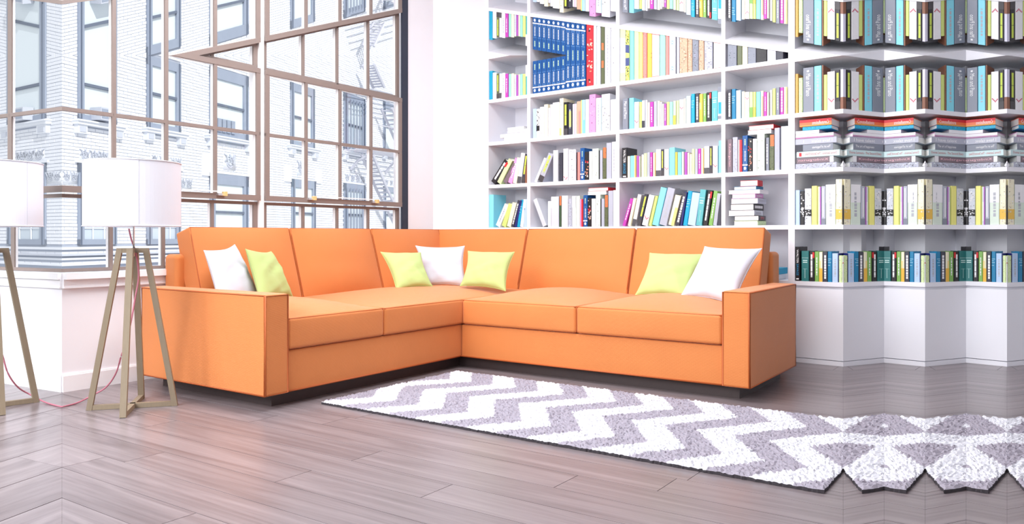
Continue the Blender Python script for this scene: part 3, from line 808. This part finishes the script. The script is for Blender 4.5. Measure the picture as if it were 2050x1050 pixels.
def deco(code, w, L, col, rg):
    out = []
    def R(x0, x1, h0, h1, c): out.append((rect(x0*w, x1*w, h0*L, h1*L), ink(c)))
    def T(s, x0, x1, h0, h1, c):
        for f in letters(s, x0*w, x1*w, h0*L, h1*L): out.append((f, ink(c)))
    def marks(x0, x1, h0, h1, c, gap=.03, ln=(.03, .09)):
        h = h1
        while h > h0:
            l = rg.uniform(*ln); R(x0, x1, max(h-l, h0), h, c); h -= l+gap*rg.uniform(.4, 1.2)
    lt = (250, 250, 252); dk = (52, 52, 62)
    for cd in code.split('+'):
        if not cd or cd == '-': continue
        k, *ar = cd.split(':')
        if k == 'M': marks(.38, .64, .2, .8, lt if lum(col) < 190 else (186, 188, 198))
        elif k == 'W': marks(.3, .72, .1, .88, lt, .02, (.04, .1))
        elif k == 'T': T(ar[0], .28, .72, float(ar[1]), float(ar[2]), lt)
        elif k == 'H': T(ar[0], .25, .75, float(ar[1]), float(ar[2]), {'r': (206, 84, 92), 'p': (236, 186, 196), 'w': lt, 'c': (30, 150, 200)}[ar[3]])
        elif k == 'Q': R(float(ar[0]), float(ar[1]), float(ar[2]), float(ar[3]), COL[ar[4]][0])
        elif k == 'Z':
            h = float(ar[0]) if ar else .22
            for i in range(6):
                t = i/6; out.append((rect(w*(.1+.13*i), w*(.26+.13*i), L*(h+.1*abs(t-.5)*1.6), L*(h+.03+.1*abs(t-.5)*1.6)), ink((206, 92, 116))))
        elif k == 'L': R(.28, .72, .3, .93, (206, 226, 84)); R(.28, .72, .60, .615, (40, 40, 48)); R(0, 1, 0, .2, (70, 66, 70))
        elif k == 'B': R(0, 1, .0, .22, (84, 82, 88))
        elif k == 'K': R(.62, 1, .78, .97, (212, 30, 40)); marks(.28, .6, .14, .9, lt, .02, (.12, .2))
        elif k == 'S':
            for h, ww in ((.76, .9), (.70, .55), (.64, .8), (.55, .6)): R(.06, ww, h-.012, h, (190, 232, 244))
        elif k == 'C':
            R(.06, .94, .765, .775, (206, 236, 232))
            for h in (.70, .64): marks(.2, .8, h-.03, h, (206, 236, 232), .0, (.012, .02))
            R(.46, .52, .1, .42, (190, 226, 222)); R(.2, .8, .4, .41, (150, 206, 204))
        elif k == 'G': R(0, 1, 0, .45, (244, 192, 70)); R(0, .5, .45, .7, (250, 226, 150))
        elif k == 'E':
            R(.28, .72, .07, .12, lt); R(.38, .62, .05, .14, lt); R(0, 1, .17, .205, lt); R(.08, .92, .235, .24, (140, 190, 230))
            marks(.44, .6, .28, .58, lt, .012, (.05, .1)); R(.1, .9, .62, .626, (140, 190, 230)); marks(.4, .62, .73, .9, (200, 232, 190), .012, (.02, .04))
            for i in range(7): R(.8, .86, .27+.045*i, .285+.045*i, (170, 206, 238)); R(.12, .18, .27+.045*i, .285+.045*i, (170, 206, 238))
        elif k == 'F':      # red, orange and black floral
            for i in range(26):
                h = rg.uniform(0, .95); x = rg.uniform(0, .75); c = (24, 20, 26) if h < .16 else ((246, 150, 120) if h < .5 else ((212, 30, 44) if h < .74 else (40, 30, 34)))
                if rg.random() < .35: c = (246, 220, 206)
                R(x, x+rg.uniform(.15, .3), h, h+rg.uniform(.02, .05), c)
        elif k == 'P':      # speckled picture in related tones
            base = COL[col][0]
            for i in range(int(ar[0]) if ar else 40):
                f = rg.uniform(.62, 1.35); c = tuple(int(min(255, (x*f)//12*12)) for x in base); x = rg.uniform(0, .85); h = rg.uniform(0, .97)
                R(x, x+rg.uniform(.08, .2), h, h+rg.uniform(.01, .035), c)
        elif k == 'N':      # black and white pattern
            for i in range(22):
                x = rg.uniform(0, .7); h = rg.uniform(.2, .95); R(x, x+rg.uniform(.15, .35), h, h+rg.uniform(.015, .05), (16, 16, 20) if col == 'white' else (236, 236, 240))
            R(0, 1, .24, .42, (20, 20, 24))
        elif k == 'V': R(.0, 1, .62, 1, COL[ar[0]][0])
        elif k == 'Y':      # yellow and black floral with a navy middle
            for i in range(30):
                x = rg.uniform(0, .8); h = rg.uniform(0, .38); R(x, x+rg.uniform(.1, .25), h, h+.03, rg.choice([(240, 224, 40), (40, 44, 30), (190, 200, 60)]))
            R(0, 1, .42, .64, (70, 84, 140))
    return out
def book_soup(w, L, D, col, code, X, rg, pages='page_white'):
    """local s (thickness), d (from the spine inwards), h (along the spine) -> world through X"""
    c = min(.003, w*.2); t = min(.0022, w*.16); cm = 'book_'+col+'|c'; out = []
    sp = [(0, c), (c, 0), (w-c, 0), (w, c)]
    for (s0, d0), (s1, d1) in zip(sp, sp[1:]): out.append(([X(s0, d0, 0), X(s1, d1, 0), X(s1, d1, L), X(s0, d0, L)], cm))
    for s0, s1 in ((0, t), (w-t, w)):
        out += [([X(s0, c, 0), X(s0, c, L), X(s0, D, L), X(s0, D, 0)], cm), ([X(s1, c, 0), X(s1, D, 0), X(s1, D, L), X(s1, c, L)], cm)]
        for h in (0, L): out.append(([X(s0, c, h), X(s1, c, h), X(s1, D, h), X(s0, D, h)], cm))
        out.append(([X(s0, D, 0), X(s1, D, 0), X(s1, D, L), X(s0, D, L)], cm))
    for h in (0, L): out.append(([X(0, c, h), X(c, 0, h), X(w-c, 0, h), X(w, c, h)], cm))
    g = min(.004, L*.02)
    pb_ = quadbox(lambda a, b, z: X(a, b, z), t, w-t, c+.001, D-.004, g, L-g, pages+'|g'); out += pb_
    for poly, m in deco(code, w, L, col, rg): out.append(([X(x, -.0008, h) for x, h in poly], m+'|p'))
    return out
BOOKS = []     # (soup, label, group)
ORD = lambda n: '%d%s' % (n, {1: 'st', 2: 'nd', 3: 'rd'}.get(n if n < 20 else n % 10, 'th'))
ROWN = ['lowest shelf', 'first shelf above the sofa', 'second shelf above the sofa', 'third shelf above the sofa', 'fourth shelf above the sofa']
BAYN = ['narrow end bay', 'blue-volume bay', 'wide middle bay', 'narrow fourth bay', 'pleated bookcase']
def upright_X(a0, a1, z0, lean, b=.008):
    """lean: shift of the top per unit height (positive = to the right)"""
    ph = math.atan(lean); cs, sn = math.cos(ph), math.sin(ph)
    def X(s, d, h):
        if ph >= 0:      # stands on its lower right corner
            wloc = (a1-a0)*cs; x = s-wloc
            return B(a1+x*cs+h*sn, b+d, z0-x*sn+h*cs)
        x = s; return B(a0+x*cs+h*sn, b+d, z0-x*sn+h*cs)
    return X, (a1-a0)*cs, cs
def lying_front(u0, u1, v0, v1, um=None):      # spine towards the room
    um = um or (u0+u1)/2; return a_at(u0), a_at(u1), z_at(um, v1), z_at(um, v0)
FOLDN = {}
def emit(soup, row, bay, idx, colname, posture):
    w = BAYN[bay]; grp = ('books of the pleated bookcase' if bay == 4 else 'books of the straight bookcase')
    if bay == 4:
        for g, pi in pleated(soup, 1585, NP):
            rs = fold_up(g) if row >= 3 else [g]; pj = FOLDN.setdefault((row, idx, posture), 0)+1; FOLDN[(row, idx, posture)] = pj
            for j, r in enumerate(rs):
                sh = 'hanging top row' if j else ['lowest shelf', 'second shelf', 'third shelf', 'fourth shelf'][row]
                BOOKS.append((r, '%s %s, %s from sofa, %s fold, %s, pleated case' % (colname, posture, ORD(idx), ['first', 'second', 'third', 'fourth', 'fifth', 'sixth', 'seventh', 'eighth', 'ninth'][pj-1], sh), grp))
    else:
        rs = fold_up(soup) if row >= 3 else [soup]
        for j, r in enumerate(rs):
            if j and len(rs) == 2: sh = 'upside-down %s row' % ('lower' if row == 4 else 'top')
            else: sh = ROWN[row]
            BOOKS.append((r, '%s %s, %s from window, %s, %s' % (colname, posture, ORD(idx), sh.replace('above the sofa', 'over sofa'), w), grp))
def row(bay, k, spec, tall=False):
    for i, ln in enumerate(spec.strip().split('\n')):
        f = ln.split('|')
        u0, u1, vt = [float(x) for x in f[0].split()[:3]]; col = f[0].split()[3]
        opt = f[0].split()[4:]; code = f[1].strip() if len(f) > 1 else ''
        rg = random.Random(bay*1000+k*100+i)
        a0, a1 = a_at(u0), a_at(u1); z0 = ZK[k]+.0005; um = (u0+u1)/2
        lean = 0
        if opt: 
            ut = float(opt[0]); zt = z_at(ut, vt); lean = (a_at(ut)-a0)/(zt-z0)
            zt = min(zt, ZK[k]+.36)
        else: zt = z_at(um, vt) if vt > 0 else ZK[k]+.375
        X, wd, cs = upright_X(a0+.0006, a1-.0006, z0, lean)
        L = (zt-z0)/cs-(abs(math.sin(math.atan(lean)))*wd if lean > 0 else 0)
        D = rg.uniform(.15, .2) if (a1-a0) < .05 else rg.uniform(.18, .23)
        emit(book_soup(wd, L, D, col, code, X, rg), k, bay, i+1, COL[col][1], 'leaning book' if lean else 'upright book')
def stack(bay, k, spec, spine='right'):
    n = len(spec.strip().split('\n')); zc = None
    for i, ln in enumerate(spec.strip().split('\n')):      # listed from the bottom up
        f = ln.split('|'); u0, u1, vt, vb = [float(x) for x in f[0].split()[:4]]; col = f[0].split()[4]; dep = float(f[0].split()[5]) if len(f[0].split()) > 5 else .18
        code = f[1].strip() if len(f) > 1 else ''
        rg = random.Random(bay*1000+k*100+i+50); a0, a1 = a_at(u0), a_at(u1); um = (u0+u1)/2
        hgt = z_at(um, vt)-z_at(um, vb); z0 = zc if zc is not None else (ZK[k]+.0005 if vb > 0 else 0)
        if zc is None and vb > 0 and abs(z_at(um, vb)-ZK[k]) > .06: z0 = z_at(um, vb)
        hgt = hgt-.0006
        zc = z0+hgt+.0006
        if spine == 'right': X = lambda s, d, h, a1=a1, z0=z0: B(a1-d, .02+h, z0+s); sp = book_soup(hgt, dep, a1-a0, col, code, X, rg)
        else: X = lambda s, d, h, a0=a0, z0=z0: B(a0+h, .008+d, z0+s); sp = book_soup(hgt, a1-a0, dep, col, code, X, rg)
        emit(sp, k, bay, i+1, COL[col][1], 'flat book' if True else '')
# narrow bay nearest the window
row(0, 1, '''978 987 390 cyan
989 999 408 white 1009|M
1001.5 1011 407 lime 1017
1012.5 1021 405 cream 1025
1021.5 1027 401 dark 1035|W
1027.5 1033 401 navy 1040
1033.5 1039 400 blue 1042|S
1039.5 1046 399 white 1047
1047 1055 399 pblue''')
row(0, 2, '''977 990 320 black 1008|K
991 1001 318 plime 1017
1003 1013 326 mauve 1026
1014.5 1023.5 316 pink 1030|M
1025 1032.5 315 cream 1034
1033.5 1041.5 306 white 1042|B
1042.5 1049 308 dark 1050|L
1049.5 1055 312 brown''')
stack(0, 3, '''1008 1055 269 275.5 white
1000.5 1055 261 268.5 white
1014.5 1055 254 260.5 lgray
1015 1048 248.5 254 white''', 'front')
row(0, 4, '''978 984.5 142 blue
985 992.5 145 white
993 998 147 olive|L
998.2 1003 147 white|B
1003.5 1010 146 white|M
1010.3 1016 147.5 mag|M
1017 1021.7 148 mint
1022 1027.5 147 cream
1028 1032 149 lgray|M
1032.3 1036 150 purp
1036.3 1039.5 149 cream
1039.8 1045 148 mint
1045.3 1050.7 148 yel
1051.2 1055.4 130 teal|V:white''')
# bay with the blue volumes
row(1, 1, '''1085.5 1094 401 lgray 1066
1095.7 1102 403 white
1102.5 1117.5 394 lav|V:white
1118 1122.7 393 forest|Q:.3:1:.7:1:orange
1123 1135.5 392 white
1136.5 1143.5 398 gray|P
1144 1151.7 392.5 white|V:lgray
1152 1159.7 392.5 wmint
1160.5 1166 399 red|Q:0:.4:0:1:pink
1166.5 1175 391 enc|E
1175.4 1182.7 397 black|F
1183 1191 398 white
1191.4 1200.7 390 wmint|P:14
1201 1208.8 398 gray|Q:0:.3:0:1:black
1209.2 1216 391 olive|Q:.2:1:.62:1:orange+P:20
1216.5 1226 382 gray
1226.3 1233 381 white''')
stack(1, 1, '''1174 1211 382.6 390 white .16
1175 1215 375 382 red .16''')
row(1, 2, '''1067.5 1073 315.7 white 1088
1074 1085 306 gray 1097|L+M
1106 1116 300.8 lgray
1118 1125 306 dark|P:20
1126.3 1136 297.7 white|Q:.4:.6:0:1:lav+Z:.04
1137 1152 299.5 lgray|P:30
1153 1160 305 salmon|Q:0:.35:0:1:black
1160.3 1169 296.5 enc|E
1169.4 1177.6 304 black|F
1178 1184 303 white
1184.4 1197 297.7 wmint|P:14
1198 1205 301 gray|Q:0:.3:0:1:black
1205.4 1212.5 295.5 olive|Q:.2:1:.66:1:orange+P:20
1212.8 1223 286 gray|M
1223.4 1233 284 lgray|M''')
row(1, 3, '''1065.5 1072.5 217.7 pblue
1072.8 1079 218 white|N
1079.4 1087.8 214 white|P:16
1088 1095.6 209 cream
1096 1100 216 lav
1100.2 1105 209 white
1105.2 1118.6 205 white
1119 1127 196.7 cream|P:24+Q:0:.5:0:.2:yel
1127.2 1135.4 204.6 black|L
1136 1144 206.7 dark|Q:.3:.8:.25:.75:lime+M
1145 1153 208 white|Q:.5:.7:0:1:pink
1153.5 1161.6 203 tan|Q:.5:1:0:.7:salmon
1162 1170 200 cyan|Q:0:.3:0:1:yel+Q:.6:1:.4:1:pblue
1170.3 1178 199 white
1178.6 1191 189 pink|P:20
1191.5 1202.5 196 aqua|M
1203 1220 188 lgray|P:36
1221 1233 199 white''')
row(1, 4, '\n'.join('%.1f %.1f %.1f enc|E' % (x0, x1-.3, 122-(x0-1065)*.17 if x0 < 1128 else 100) for x0, x1 in zip(
    (1065.2, 1074.3, 1083.5, 1092.6, 1102.9, 1112, 1121.7, 1131.5, 1141, 1151, 1161.2), (1074.3, 1083.5, 1092.6, 1102.9, 1112, 1121.7, 1131.5, 1141, 1151, 1161.2, 1171.5)))+'''
1172.7 1186.4 90 red|F
1187 1193 90 white
1193.7 1201 90 lgray
1202 1209 90 olive|Q:.2:.8:.42:.6:orange
1209.5 1221 90 lgray|M
1221.4 1233 90 lav|P:12''')
# wide middle bay
row(2, 1, '''1244 1250.5 397 mag 1261|M
1255 1261 396.5 cream 1267
1263.5 1271 389 white 1276|B
1274 1281.5 388.5 dark 1289|L
1283 1295 389.5 white 1298|Z:.2
1297 1303 392 lime 1311
1303.7 1316.5 374.5 cyan 1322
1317.6 1333 375 gray 1336|M
1336 1348 390 cream 1351|Q:.5:1:0:.6:yel
1350 1359 385 dark 1366|W
1360 1365 384.7 navy 1370
1366 1374.5 382 blue 1377|S
1375 1391 385 pblue 1385
1392 1404 379 teal 1401|C
1405.6 1415.5 381 black 1416|K
1417 1425.5 382 green 1428|M
1426 1434 387 gray 1435|M
1435.5 1442.5 388 dark''')
row(2, 2, '''1244 1254.6 296 black|T:WALTER:.5:.93+H:SAVAGE:.14:.48:c+Q:.2:.8:.03:.07:white
1255 1260 312.7 cream
1261 1267.7 312 cyan
1268 1272.6 311 cream|Q:.4:1:0:1:ochre
1273 1278 312 purp|Q:0:.25:0:1:mauve
1278.3 1282.8 313 cream|Q:.6:1:0:1:olive
1283.2 1287.6 309.5 white
1288 1294 306.8 plime
1294.3 1300 305 gray|M
1300.3 1305 305 mag|M
1306 1311.4 305.8 cream|Q:.7:1:0:1:ochre
1312 1322 299 white|B
1322.5 1328 299 dark|L
1328.3 1338 299 white|Z:.22
1339 1350 295.6 cyan
1350.3 1355 304.7 gold
1355.4 1363 305 cyan
1363.6 1368 304 cream
1368.3 1374.5 304.7 purp|Q:0:.25:0:1:mauve
1375 1379 306 cream
1380 1383.6 308.5 white
1384 1389.5 298 plime
1390 1396 298 gray|M
1396.5 1402 297.7 mag|M
1402.4 1408 297 cream|Q:.7:1:0:1:ochre
1408.6 1419 293 white|B
1419.6 1425 292.7 dark|L
1425.5 1435.7 292 white|Z:.22
1437.6 1443.8 281.6 cyan''')
row(2, 3, '''1245 1257.5 197 slate|T:Man and Piano:.34:.9+Q:.9:1:0:1:dark
1258.3 1267.7 196 cyan
1268.3 1278 204 white|Z:.2
1279 1283.7 204 lime
1284 1290 201 white|Q:0:1:0:.26:dark
1291 1295 200 lgray
1295.3 1299.7 205 cream
1300 1307 204 mag|M
1307.5 1314 203 gray|M
1314.6 1319.8 202 cream
1320.2 1324.2 204 lav
1324.6 1328 208 cream
1328.3 1333 207.5 purp|M
1333.5 1338.6 204 yel
1339 1346 204 mint
1346.6 1352 202 cream|Q:0:1:0:.4:gold
1353 1358 201 pgreen
1358.4 1368 199 white|Z:.6
1368.4 1372.2 197 cream
1372.6 1382 192 pblue
1382.6 1390 187.7 blue|S
1391 1398.7 186.6 dark|W
1399 1406 188 gold|G
1406.4 1413 187 green|M
1413.4 1423 184.5 black|K
1423.7 1435.7 182 teal|C
1436 1443.8 174 white|Q:0:1:.85:1:slate+Q:.15:1:.2:.55:blue+Q:0:1:.05:.14:slate+T:WAR:.6:.84''')
row(2, 4, '''1240.6 1251 90 white|Q:0:.4:0:1:lgray+Q:0:1:0:.24:plime
1251.3 1259 90 lime|Y
1259.7 1268 90 cyan
1268.5 1278 90 plime
1278.3 1285.5 90 yel
1286 1294 90 salmon|P:16
1294.8 1303.7 90 gold|P:16
1304.2 1319 90 white|Q:0:1:.0:.03:salmon
1320 1331 90 mint
1331.4 1338 90 salmon
1338.6 1351.4 90 white|H:XX:.12:.3:c
1352 1359.2 90 gray|Q:0:.25:0:1:dark+Q:.5:.7:0:1:white
1359.6 1375.4 90 tan|P:60
1376 1384.7 90 tan|P:50
1385 1397.6 90 slate|P:70
1398 1408.3 90 tan|P:60
1409 1425.5 90 gray|P:70
1426.6 1443.8 90 white|Q:0:1:.0:.03:salmon+Q:0:.08:0:1:black''')
# narrow bay behind the right arm
stack(3, 1, '''1467 1515 441.5 451 pgreen .17|P:20
1468 1517 431 441 black .14|H:NOTES:.25:.75:r
1456 1508 419.5 430.5 lgray .17|M
1460 1507 406 419 black .2|W
1461 1515 395 406 gray .17|M
1463 1510 386 395 pink .16|M
1456 1519 378 386 white .18
1467 1512 371 378 dblue .14
1479.4 1515 359 370.7 red .1''')
row(3, 2, '''1455 1465 279 mauve|H:Kindergarten:.18:.86:p
1465.7 1476 274.6 gray|P:24
1477 1484.8 280 red|Q:0:.3:0:1:white
1485.2 1496 271.4 enc|E
1496.4 1505.5 277 black|F
1506 1514 277.7 white
1514.4 1530 268 wmint|P:20
1530.6 1539 275.6 slate|Q:0:.3:0:1:black+M
1539.5 1549 270 olive|Q:.2:1:.68:1:orange+P:24
1549.5 1560 256 gray|M
1562.6 1577.5 252.6 lgray|W''')
stack(3, 2, '''1494.5 1542 259.5 268 white .15
1496.6 1547 249.5 259 red .15''')
row(3, 3, '''1455.5 1463.4 179 dark|W
1463.8 1472 178 dblue|S
1472.4 1482.3 180.6 pblue
1484 1490 183 cream
1490.3 1499 184 white|Z:.7
1499.4 1506.5 184 pgreen|Q:0:1:0:.4:green
1506.8 1512.3 184 yel|Q:0:1:0:.4:gold
1513 1521.5 183.7 cyan
1522 1527.7 182 cream|Q:.4:1:0:.8:tan
1528 1534 184 mag|M
1534.3 1540 185 cream|Q:.7:1:0:1:olive
1540.5 1545.2 180 lav
1545.6 1552 177 lime
1552.3 1560 174.6 slate|M
1560.6 1568 175 mag|W
1568.3 1575 174 cream|Q:.6:1:0:1:lime''')
row(3, 4, '''1455.5 1474 90 slate|P:16
1475 1484.7 90 olive
1485 1495.5 90 cream
1496 1512.6 90 slate|P:16
1513 1534.4 90 black|P:12
1535 1552.6 90 lgray
1553 1567.5 90 dark''')
stack(3, 0, '''1520 1552 549 560 white .2
1520 1556 535 548 blue .2''')
# pleated bookcase
row(4, 0, '''1591.4 1600.5 494.6 black|T:WALTER:.52:.92+H:SAVAGE:.16:.5:c+Q:.2:.8:.04:.08:white
1603.5 1618.7 503 dteal|C
1619.4 1629.8 503.7 black|K
1630.2 1638.6 504 green|M
1639 1646 505 cream|G
1646.5 1655.8 504.3 dark|W
1656.2 1664.8 504 dblue|S
1665.2 1677 507.7 pblue|M
1677.3 1678.4 507.7 navy
1678.6 1685.5 512 plime|P:20
1685.7 1692 513 white|Q:.05:.5:.72:.75:red''')
row(4, 1, '''1591.6 1600.6 381 pblue
1601 1609.6 382.7 black|N
1610 1623.8 377.6 lgray|N+P:30
1624.2 1635.3 372.4 yel
1636 1643 374 lav|Q:0:.25:0:1:lime+Q:.7:1:0:1:purp+Q:.3:.7:.1:.6:white
1643.5 1652 373 gray|Q:.3:.6:.2:.95:white+Q:0:1:0:.16:slate
1652.4 1672 369.6 wmint|Q:0:1:.55:1:white+M
1672.4 1685.4 359 cream|P:40+Q:0:1:.12:.34:gold
1685.6 1692 370.7 black|W''')
stack(4, 2, '''1592 1674 325 335.5 gray .2|P:70
1594 1668 313 325 mauve .2|H:Kindergarten:.05:.84:p+Q:0:1:.9:1:white
1594 1680 300 312.5 aqua .2|H:Donna Leonora - The Second Diary:.2:.94:r+Q:.2:.8:.06:.12:red
1592 1667 286.5 300 slate .2|H:The art of happiness:.45:.94:w+Q:0:1:0:.2:dark
1591.6 1674 273.5 286 gray .21|H:I have talent:.4:.9:w+Q:.3:.7:.2:.215:white
1592 1668 265 273.5 pink .2|Q:0:1:0:1:white+Q:0:.35:0:1:pink
1592 1639 257.5 265 white .17
1606 1664 250 257.5 blue .18|P:40
1600 1664 235 249 orange .2|Q:.6:1:0:1:red+Q:.05:.2:0:1:ochre+H:Constellations:.4:.92:w''', 'front')
row(4, 2, '''1679.5 1686 313 white 1692|M''')
row(4, 3, '''1591.4 1597.3 147.7 ochre
1598 1606.4 155.7 pgreen|P:20
1606.8 1628.4 135 slate|T:Man and Piano:.36:.86+Q:.36:.56:.9:.94:white
1629 1644 131.7 cyan|M
1644.4 1647.8 130 brown|P:16
1648.2 1655 149.4 lime
1655.3 1670.7 143 white|Z:.2
1671.3 1681 140 black|L
1681.5 1694 138 lav|Q:0:1:0:.3:brown''')

# largest 300 stand as single books, the rest as one block of books
def vis_area(s):
    us = []; vs = []
    for pts, m in s:
        if m.endswith('|g'): continue
        for p in pts: u, v = project(p); us.append(min(max(u, 0), 2050)); vs.append(min(max(v, 0), 1050 if False else 455 if p[1] > 5.6 and u < 1545 else 1050))
    return (max(us)-min(us))*(max(vs)-min(vs))
vis = [(vis_area(s), i) for i, (s, l, g) in enumerate(BOOKS)]
vis.sort(reverse=True)
keep = set(i for a, i in vis[:300]); rest = []; nvis = sum(1 for a, i in vis if a > 4)
for i, (s, lab, grp) in enumerate(BOOKS):
    if i not in keep:
        rest += s; continue
    cov = [(p, m.split('|')[0]) for p, m in s if m.endswith('|c')]; pg = [(p, m.split('|')[0]) for p, m in s if m.endswith('|g')]; pr = [(p, m.split('|')[0]) for p, m in s if m.endswith('|p')]
    if not cov: continue
    o = build('book', cov); tag(o, lab, 'book', grp)
    if pg: build('pages', pg, o)
    if pr: tag(build('spine_print', pr, o), kind='stuff')
if rest:
    r = build('remaining_books', [(p, m.split('|')[0]) for p, m in rest]); tag(r, 'many smaller books filling the rest of the white shelves', 'books', kind='stuff')
print('books', len(BOOKS), 'in view', nvis)
